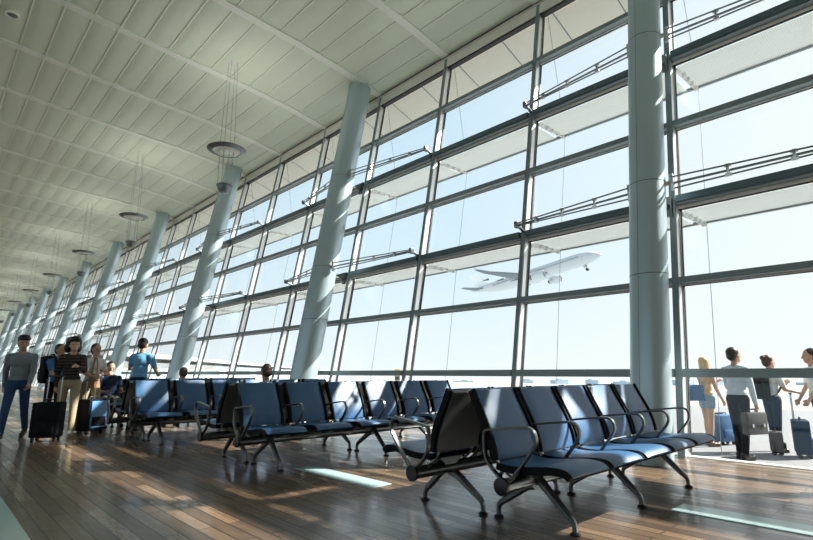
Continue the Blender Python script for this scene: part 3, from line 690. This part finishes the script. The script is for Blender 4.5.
# ------------------------------------------------------------------ luggage
def trolley(label, loc, rz, w, d, h, handle_h, body_m, front_m=None, group='trolley cases'):
    t = empty('suitcase', loc, rz); tag(t, label, 'suitcase', group, 'thing')
    MB().box((0, 0, 0.06+h/2), (d, w, h), bev=0.035).build('body', body_m, t)
    if front_m: MB().box((d/2+0.008, 0, 0.06+h*0.52), (0.035, w*0.84, h*0.84), bev=0.014).build('front_panel', front_m, t)
    MB().box((d/2+0.012, 0, 0.06+h*0.30), (0.04, w*0.72, h*0.30), bev=0.014).build('pocket', body_m, t)
    MB().tube([(0, -0.09, 0.06+h-0.01), (0, -0.08, 0.06+h+0.035), (0, 0.08, 0.06+h+0.035), (0, 0.09, 0.06+h-0.01)], 0.011, 8).build('grab_handle', M['black'], t)
    hb = MB()
    for s in (1, -1): hb.tube([(-d/2+0.04, s*w*0.24, 0.06+h-0.02), (-d/2+0.04, s*w*0.24, handle_h)], 0.009, 8)
    hnd = hb.build('handle', M['steel'], t)
    MB().box((-d/2+0.04, 0, handle_h), (0.035, w*0.56, 0.03), bev=0.01).build('grip', M['black'], hnd)
    for sx in (1, -1):
        for s in (1, -1):
            MB().lathe([(0.012, -0.016), (0.034, -0.014), (0.034, 0.014), (0.012, 0.016)], 16, M4=Matrix.Translation((sx*(d/2-0.05), s*(w/2-0.05), 0.034)) @ Matrix.Rotation(PI/2, 4, 'X')).build('wheel', M['black'], t)
    return t
trolley('large black trolley case with raised handle, beside the walking man in grey', (-9.95, 1.62, 0), -0.55, 0.40, 0.26, 0.54, 1.0, CASE['black'])
trolley('navy trolley case with light blue side, behind the woman in khaki trousers', (-10.6, 2.37, 0), 0.55, 0.40, 0.26, 0.54, 0.92, CASE['black'], CASE['lightblue'])
trolley('bright blue suitcase outside the glass beside the blond woman', (-3.27, 11.62, GZ), -0.5, 0.36, 0.24, 0.50, 0.58, CASE['blue'])
trolley('dark navy trolley case outside the glass at the right edge, handle raised', (-1.90, 10.80, GZ), 0.25, 0.40, 0.23, 0.54, 1.02, CASE['navy'])
trolley('small dark brown case on the ground in front of the woman with the bun', (-2.27, 10.84, GZ), 0.2, 0.30, 0.20, 0.32, 0.42, CASE['brown'])
def briefcase(label, loc, rz, w=0.41, h=0.34, d=0.12):
    t = empty('briefcase', loc, rz); tag(t, label, 'briefcase', None, 'thing')
    MB().box((0, 0, 0), (w, d, h), bev=0.022).build('body', CASE['brown'], t)
    MB().box((0, -d/2-0.004, 0.07), (w*0.96, 0.012, h*0.5), bev=0.004).build('flap', CASE['brown'], t)
    for s in (1, -1): MB().box((s*w*0.28, -d/2-0.012, -0.03), (0.035, 0.012, 0.05), bev=0.003).build('clasp', M['steel'], t)
    MB().tube(smooth_path([(-0.09, 0, h/2-0.01), (-0.08, 0, h/2+0.05), (0.08, 0, h/2+0.05), (0.09, 0, h/2-0.01)], 2), 0.011, 8).build('handle', M['black'], t)
hb_ = jb['handR']
briefcase('dark brown briefcase in the hand of the man outside the glass', (hb_.x - 0.05, hb_.y - 0.06, hb_.z - 0.22), R_ANG+0.3)
def backpack(label, loc, facing, h=0.46, w=0.30, d=0.17, m=CL['black']):
    t = empty('backpack', loc, facing); tag(t, label, 'backpack', 'backpacks worn by travellers', 'thing')
    MB().box((-d/2, 0, h/2), (d, w, h), bev=0.055).build('main_bag', m, t)
    MB().box((-d-0.015, 0, h*0.32), (0.07, w*0.8, h*0.45), bev=0.028).build('front_pocket', m, t)
    for s in (1, -1):
        MB().ribbon(smooth_path([(0.0, s*0.09, h-0.02), (0.09, s*0.10, h+0.04), (0.22, s*0.11, h-0.08), (0.24, s*0.12, h*0.5), (0.12, s*0.14, h*0.2), (0.0, s*0.12, 0.05)], 2), 0.045, 0.012).build('strap', m, t)
    MB().tube([(-0.03, -0.03, h-0.01), (-0.03, -0.025, h+0.035), (-0.03, 0.025, h+0.035), (-0.03, 0.03, h-0.01)], 0.008, 6).build('loop', m, t)
def on_back(p, facing, z, off): return (p.location.x - math.cos(facing)*off, p.location.y - math.sin(facing)*off, z)
backpack('black backpack worn by the boy in blue behind the black case', on_back(pbp, 0.5, 0.86, 0.10), 0.5, h=0.5)
backpack('black backpack worn by the woman with the bun outside', on_back(pc, R_ANG+0.1, GZ+0.90, 0.11), R_ANG+0.1, h=0.5)
def handbag(name, label, loc, rz, m, w=0.34, h=0.26, d=0.12, sh=0.30):
    t = empty(name, loc, rz); tag(t, label, 'bag', None, 'thing')
    b = MB(); b.hexa([(-w*0.5, -d/2, 0), (w*0.5, -d/2, 0), (w*0.5, d/2, 0), (-w*0.5, d/2, 0), (-w*0.40, -d*0.3, h), (w*0.40, -d*0.3, h), (w*0.40, d*0.3, h), (-w*0.40, d*0.3, h)])
    bm_o = remesh(b, 'bag_body', m, 0.012, t, 6)
    MB().ribbon(smooth_path([(-w*0.36, 0, h-0.02), (-w*0.2, 0, h+sh*0.8), (0, 0, h+sh), (w*0.2, 0, h+sh*0.8), (w*0.36, 0, h-0.02)], 2), 0.025, 0.008).build('strap', m, t)
handbag('shoulder_bag', 'blue shoulder bag hanging at the blond woman\'s back', on_back(pa, R_ANG+0.3, GZ+0.84, 0.27), R_ANG+0.2, CASE['blue'], w=0.36, h=0.30, sh=0.26)
handbag('shoulder_bag', 'tan shoulder bag at the hip of the person in white', (-10.90, 2.40, 0.78), 0.2, CL['tan'], w=0.30, h=0.26, sh=0.30)

# ------------------------------------------------------------------ aircraft
def airfoil(c, t, n=9):
    xs_ = [(1-math.cos(PI*i/n))/2 for i in range(n+1)]
    yt = [5*t*(0.2969*math.sqrt(x)-0.126*x-0.3516*x*x+0.2843*x**3-0.1015*x**4) for x in xs_]
    return [(x*c, y*c) for x, y in zip(xs_, yt)] + [(x*c, -y*c*0.6) for x, y in list(zip(xs_, yt))[::-1][1:-1]]
def aircraft(name, label, Mw, fin_m, gear=True, cat='airplane'):
    """local: x forward (nose), y left, z up; 60 m long, origin mid fuselage"""
    t = empty(name); tag(t, label, cat, None, 'thing')
    R0 = 2.8; n = 28
    prof = [(30, 0.05, -0.7), (29.6, 0.5, -0.65), (28.8, 1.05, -0.5), (27.5, 1.65, -0.3), (25.6, 2.25, -0.1), (23, 2.65, 0), (20, R0, 0), (-10, R0, 0), (-16, 2.55, 0.25), (-21, 1.95, 0.75), (-25, 1.25, 1.25), (-28.5, 0.6, 1.65), (-30, 0.25, 1.8)]
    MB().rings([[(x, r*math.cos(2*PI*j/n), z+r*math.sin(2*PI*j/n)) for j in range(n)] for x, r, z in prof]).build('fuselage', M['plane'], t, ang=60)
    for s in (1, -1):
        b = MB(); secs = [(8.5, s*1.8, -1.5, 11.5, 0.13), (2.0, s*10, -0.7, 7.0, 0.11), (-6.5, s*24, 1.4, 3.0, 0.09), (-9.3, s*29, 2.6, 1.4, 0.09)]
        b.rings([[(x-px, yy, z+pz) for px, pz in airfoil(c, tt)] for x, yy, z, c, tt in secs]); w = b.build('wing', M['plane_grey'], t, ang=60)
        b = MB(); b.rings([[(x-px, yy+pz, z) for px, pz in airfoil(c, tt)] for x, yy, z, c, tt in [(-9.3, s*29, 2.6, 1.4, 0.09), (-10.8, s*29.6, 4.6, 0.7, 0.09)]]); b.build('winglet', M['plane'], w, ang=60)
        for q, yy in enumerate((6.5, 13, 19)):
            xx = 2.5 - yy*0.62; b = MB(); b.cap((xx-1.5, s*yy, -1.55+yy*0.075), (xx-6+yy*0.1, s*yy, -1.45+yy*0.075), 0.42, 0.15, 10); b.build('flap_fairing', M['plane_grey'], w)
        MX4 = Matrix.Translation((6.0, s*9.3, -3.0)) @ Matrix.Rotation(PI/2, 4, 'Y')
        b = MB(); b.lathe([(1.15, -2.2), (1.5, -0.6), (1.62, 1.0), (1.6, 2.4), (1.45, 3.0), (1.3, 2.9), (1.3, 1.9), (0.4, 1.9), (0.0, 2.4)], 28, M4=MX4); e = b.build('engine', M['plane'], t, ang=50)
        b = MB(); b.lathe([(1.31, 1.96), (0.05, 1.98)], 28, M4=MX4); b.lathe([(0.75, -3.0), (0.9, -2.1)], 20, M4=MX4); b.build('fan', M['plane_dark'], e)
        b = MB(); b.hexa([(3.2, s*9.3-0.2, -1.6), (8.0, s*9.3-0.2, -1.6), (8.0, s*9.3+0.2, -1.6), (3.2, s*9.3+0.2, -1.6), (1.0, s*9.3-0.2, -0.6), (5.5, s*9.3-0.2, -0.9), (5.5, s*9.3+0.2, -0.9), (1.0, s*9.3+0.2, -0.6)]); b.build('pylon', M['plane'], e)
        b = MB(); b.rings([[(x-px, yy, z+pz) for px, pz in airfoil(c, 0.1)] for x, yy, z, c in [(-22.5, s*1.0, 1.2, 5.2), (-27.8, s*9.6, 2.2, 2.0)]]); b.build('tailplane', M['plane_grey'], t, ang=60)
        b = MB()
        for k in range(46): b.box((21.5-k*0.86, s*2.72, 0.75), (0.32, 0.12, 0.42))
        b.build('window_row', M['plane_dark'], t)
        for xx in (22.6, 7.5, -12.0): MB().box((xx, s*2.70, 0.2), (0.9, 0.12, 1.9), bev=0.04).build('cabin_door', M['plane'], t)
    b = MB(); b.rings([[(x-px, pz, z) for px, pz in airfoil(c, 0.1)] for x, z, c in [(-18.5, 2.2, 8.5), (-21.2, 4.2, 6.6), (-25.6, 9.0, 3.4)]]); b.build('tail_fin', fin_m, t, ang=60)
    b = MB()
    for s in (1, -1):
        b.hexa([(27.9, s*0.15, 0.75), (26.4, s*1.25, 0.75), (26.2, s*1.1, 0.85), (27.7, s*0.1, 0.85), (27.1, s*0.15, 1.25), (25.8, s*1.2, 1.25), (25.6, s*1.05, 1.3), (26.9, s*0.1, 1.35)])
    b.build('cockpit_window', M['plane_dark'], t)
    MB().ell((2, 0, -2.0), (9, 2.6, 1.5)).build('belly_fairing', M['plane'], t)
    if gear:
        g = MB().tube([(23, 0, -2.2), (23.2, 0, -4.6)], 0.16, 10).build('nose_gear', M['plane_grey'], t)
        for s in (1, -1): MB().lathe([(0.15, -0.18), (0.55, -0.16), (0.55, 0.16), (0.15, 0.18)], 18, M4=Matrix.Translation((23.2, s*0.4, -4.7)) @ Matrix.Rotation(PI/2, 4, 'X')).build('wheel', M['black'], g)
        MB().box((22.6, 0.6, -3.1), (1.6, 0.06, 1.1)).build('gear_door', M['plane'], t)
    t.matrix_world = Mw
    return t
# camera frame
fT = math.atan2(103, 509); Fh = V((-math.sin(CAM_YAW), math.cos(CAM_YAW), 0)); Rv = V((math.cos(CAM_YAW), math.sin(CAM_YAW), 0))
Fv = (Fh*math.cos(fT) + V((0, 0, math.sin(fT)))).normalized(); Uv = (V((0, 0, 1))*math.cos(fT) - Fh*math.sin(fT)).normalized()
CAMP = V((0, 0, H_EYE))
def pt(px, py, depth): return CAMP + (Fv + Rv*((px-406.5)/509) + Uv*((270-py)/509))*depth
nose, tail = pt(598, 252.5, 197), pt(474, 293.5, 229)
ax = (nose-tail).normalized(); side = V((0, 0, 1)).cross(ax).normalized(); upv = ax.cross(side)
roll = Matrix.Rotation(math.radians(3), 3, ax); side = roll @ side; upv = roll @ upv
sc = (nose-tail).length/58.0
Mw = Matrix.Translation((nose+tail)/2 - upv*0.5) @ Matrix((ax, side, upv)).transposed().to_4x4() @ Matrix.Scale(sc, 4)
aircraft('airplane', 'white twin-engine airliner climbing in the sky beyond the glass', Mw, M['fin'])
p0 = pt(497, 381, 520); p0.z = -13+4.7
a2 = Matrix.Translation(p0) @ Matrix.Rotation(math.radians(100), 4, 'Z') @ Matrix.Scale(0.6, 4)

# ------------------------------------------------------------------ outside world
g = MB()
o = MB().box((-20, 7.36+20, GZ-0.5), (340, 40, 1.0)).build('ground', M['concrete'], smooth=False); tag(o, kind='structure')
# strips of the airfield, each further one abutting the last, then the sea
def ring_seg(r0, r1, z, n=40, a0=-75, a1=75):
    vs = []; fs = []
    for i in range(n+1):
        a = math.radians(a0+(a1-a0)*i/n)
        for r in (r0, r1): vs.append((r*math.sin(a), r*math.cos(a), z))
    for i in range(n): fs.append((2*i, 2*i+1, 2*i+3, 2*i+2))
    return vs, fs
def field(name, y0, y1, z, m, depth=1.0, w=900):
    o = MB().box((-60, (y0+y1)/2, z-depth/2), (w, y1-y0, depth)).build(name, m, smooth=False); tag(o, kind='structure')
bpy.data.objects['ground'].data.materials[0] = M['concrete']
bpy.data.objects.remove(bpy.data.objects['ground'])
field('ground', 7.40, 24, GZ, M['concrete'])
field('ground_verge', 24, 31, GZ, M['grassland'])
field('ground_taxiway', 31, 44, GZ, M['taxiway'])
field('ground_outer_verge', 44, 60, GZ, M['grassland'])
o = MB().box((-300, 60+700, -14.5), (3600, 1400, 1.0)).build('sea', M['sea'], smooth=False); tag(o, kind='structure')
random.seed(3)
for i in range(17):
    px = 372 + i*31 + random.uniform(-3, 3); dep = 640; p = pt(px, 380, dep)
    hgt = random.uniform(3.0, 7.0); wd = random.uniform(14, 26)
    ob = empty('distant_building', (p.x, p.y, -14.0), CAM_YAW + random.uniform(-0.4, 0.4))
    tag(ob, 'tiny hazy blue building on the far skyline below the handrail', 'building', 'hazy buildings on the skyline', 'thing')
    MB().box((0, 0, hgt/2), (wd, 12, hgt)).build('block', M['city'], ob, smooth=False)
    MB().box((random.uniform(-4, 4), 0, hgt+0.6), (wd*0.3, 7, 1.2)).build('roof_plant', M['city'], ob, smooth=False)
# terminal wing at the left, white curved roof over green glazing
tb = empty('terminal_building', (0, 0, 0)); tag(tb, 'white-roofed terminal wing with green glazing seen outside at the left', 'building', None, 'thing')
A = pt(90, 373, 70); B = pt(338, 373, 900); A.z = B.z = 0
dv = (B-A).normalized(); nv = V((dv.y, -dv.x, 0))
if nv.dot(-A) < 0: nv = -nv
Lb = (B-A).length
def tp(s, off, z): return A + dv*s + nv*off + V((0, 0, z))
b = MB(); rr = []
for s in range(0, 25):
    q = s/24*Lb
    zt = 4.5
    rr.append([tp(q, 2.2, zt-0.9), tp(q, 2.2, zt-0.55), tp(q, 0.0, zt-0.1), tp(q, -6, zt+0.15), tp(q, -16, zt-0.3), tp(q, -16, zt-0.9)])
b.rings(rr); b.build('roof', M['white_roof'], tb, ang=30)
b = MB(); b.hexa([tp(0, 0, -15), tp(Lb, 0, -15), tp(Lb, -14, -15), tp(0, -14, -15), tp(0, 0, 2.75), tp(Lb, 0, 2.4), tp(Lb, -14, 2.4), tp(0, -14, 2.75)]); b.build('wall', M['white_roof'], tb, smooth=False)
for k in range(22):
    q0 = 3 + k*(Lb-8)/22; q1 = q0 + (Lb-8)/22*0.66
    b = MB(); b.hexa([tp(q0, 0.02, 0.3), tp(q1, 0.02, 0.3), tp(q1, -0.3, 0.3), tp(q0, -0.3, 0.3), tp(q0, 0.02, 1.9), tp(q1, 0.02, 1.9), tp(q1, -0.3, 1.9), tp(q0, -0.3, 1.9)]); b.build('glazing', M['green_glass'], tb, smooth=False)
# airfield vehicle beyond the middle seats
p = pt(397.5, 381, 42); veh = empty('service_truck', (p.x, p.y, GZ), CAM_YAW)
tag(veh, 'small pale yellow airfield vehicle seen outside above the middle seats', 'vehicle', None, 'thing')
MB().box((0, 0, 0.75), (0.48, 1.3, 0.95), bev=0.06).build('cab', M['yellow'], veh)
MB().box((0, 0.9, 0.95), (0.5, 1.2, 1.5), bev=0.04).build('box_body', M['yellow'], veh)
MB().box((0, -0.655, 0.95), (0.38, 0.02, 0.3)).build('windscreen', M['plane_dark'], veh)
for s in (1, -1):
    for yy in (-0.35, 1.1): MB().lathe([(0.08, -0.06), (0.2, -0.06), (0.2, 0.06), (0.08, 0.06)], 16, M4=Matrix.Translation((s*0.2, yy, 0.2)) @ Matrix.Rotation(PI/2, 4, 'Y')).build('wheel', M['black'], veh)
aircraft('parked_airplane', 'distant parked aircraft with an orange tail fin, just above the nearest seats', a2, M['orange'], True)

# ------------------------------------------------------------------ light
w = bpy.data.worlds.new('World'); scene.world = w; w.use_nodes = True
nt = w.node_tree; bg = nt.nodes['Background']; Lk = nt.links.new
tc = nt.nodes.new('ShaderNodeTexCoord'); sp = nt.nodes.new('ShaderNodeSeparateXYZ'); Lk(tc.outputs['Generated'], sp.inputs[0])
AZ, EL = math.radians(35), math.radians(38.5)
sund = V((math.sin(AZ)*math.cos(EL), math.cos(AZ)*math.cos(EL), math.sin(EL)))
ramp = nt.nodes.new('ShaderNodeValToRGB'); cr = ramp.color_ramp
cr.elements[0].position = 0.0; cr.elements[0].color = (0.90, 0.95, 0.98, 1)
cr.elements[1].position = 0.75; cr.elements[1].color = (0.52, 0.70, 0.88, 1)
e = cr.elements.new(0.22); e.color = (0.70, 0.85, 0.95, 1)
Lk(sp.outputs['Z'], ramp.inputs[0])
dt = nt.nodes.new('ShaderNodeVectorMath'); dt.operation = 'DOT_PRODUCT'; dt.inputs[1].default_value = V((math.sin(math.radians(35)), math.cos(math.radians(35)), 0.25)).normalized()
Lk(tc.outputs['Generated'], dt.inputs[0])
mr = nt.nodes.new('ShaderNodeMapRange'); mr.inputs[1].default_value = 0.3; mr.inputs[2].default_value = 0.95; Lk(dt.outputs['Value'], mr.inputs[0])
mx = nt.nodes.new('ShaderNodeMix'); mx.data_type = 'RGBA'; mx.inputs[7].default_value = (1.0, 1.0, 1.0, 1)
Lk(mr.outputs[0], mx.inputs[0]); Lk(ramp.outputs[0], mx.inputs[6]); Lk(mx.outputs[2], bg.inputs['Color'])
bg.inputs['Strength'].default_value = 0.9
sl = bpy.data.lights.new('sun', 'SUN'); sl.energy = 11.0; sl.angle = 0.012; sl.color = (1.0, 0.94, 0.86)
so = bpy.data.objects.new('sun', sl); C.objects.link(so); so.rotation_euler = (-sund).to_track_quat('-Z', 'Y').to_euler(); so.location = (0, 30, 30)

# ------------------------------------------------------------------ camera
cam = bpy.data.cameras.new('camera'); co = bpy.data.objects.new('camera', cam); C.objects.link(co)
cam.sensor_fit = 'HORIZONTAL'; cam.sensor_width = 36; cam.lens = 509/813*36; cam.clip_start = 0.05; cam.clip_end = 4000
co.matrix_world = Matrix.Translation(CAMP) @ Matrix((Rv, Uv, -Fv)).transposed().to_4x4()
scene.camera = co
vs = scene.view_settings; vs.view_transform = 'Standard'; vs.look = 'None'; vs.exposure = 0.33; vs.gamma = 1.0; vs.use_curve_mapping = False
scene.cycles.max_bounces = 10; scene.cycles.diffuse_bounces = 5; scene.cycles.transparent_max_bounces = 24; scene.cycles.glossy_bounces = 4
scene.cycles.sample_clamp_indirect = 6.0; scene.cycles.use_denoising = True; scene.cycles.caustics_reflective = False; scene.cycles.caustics_refractive = False
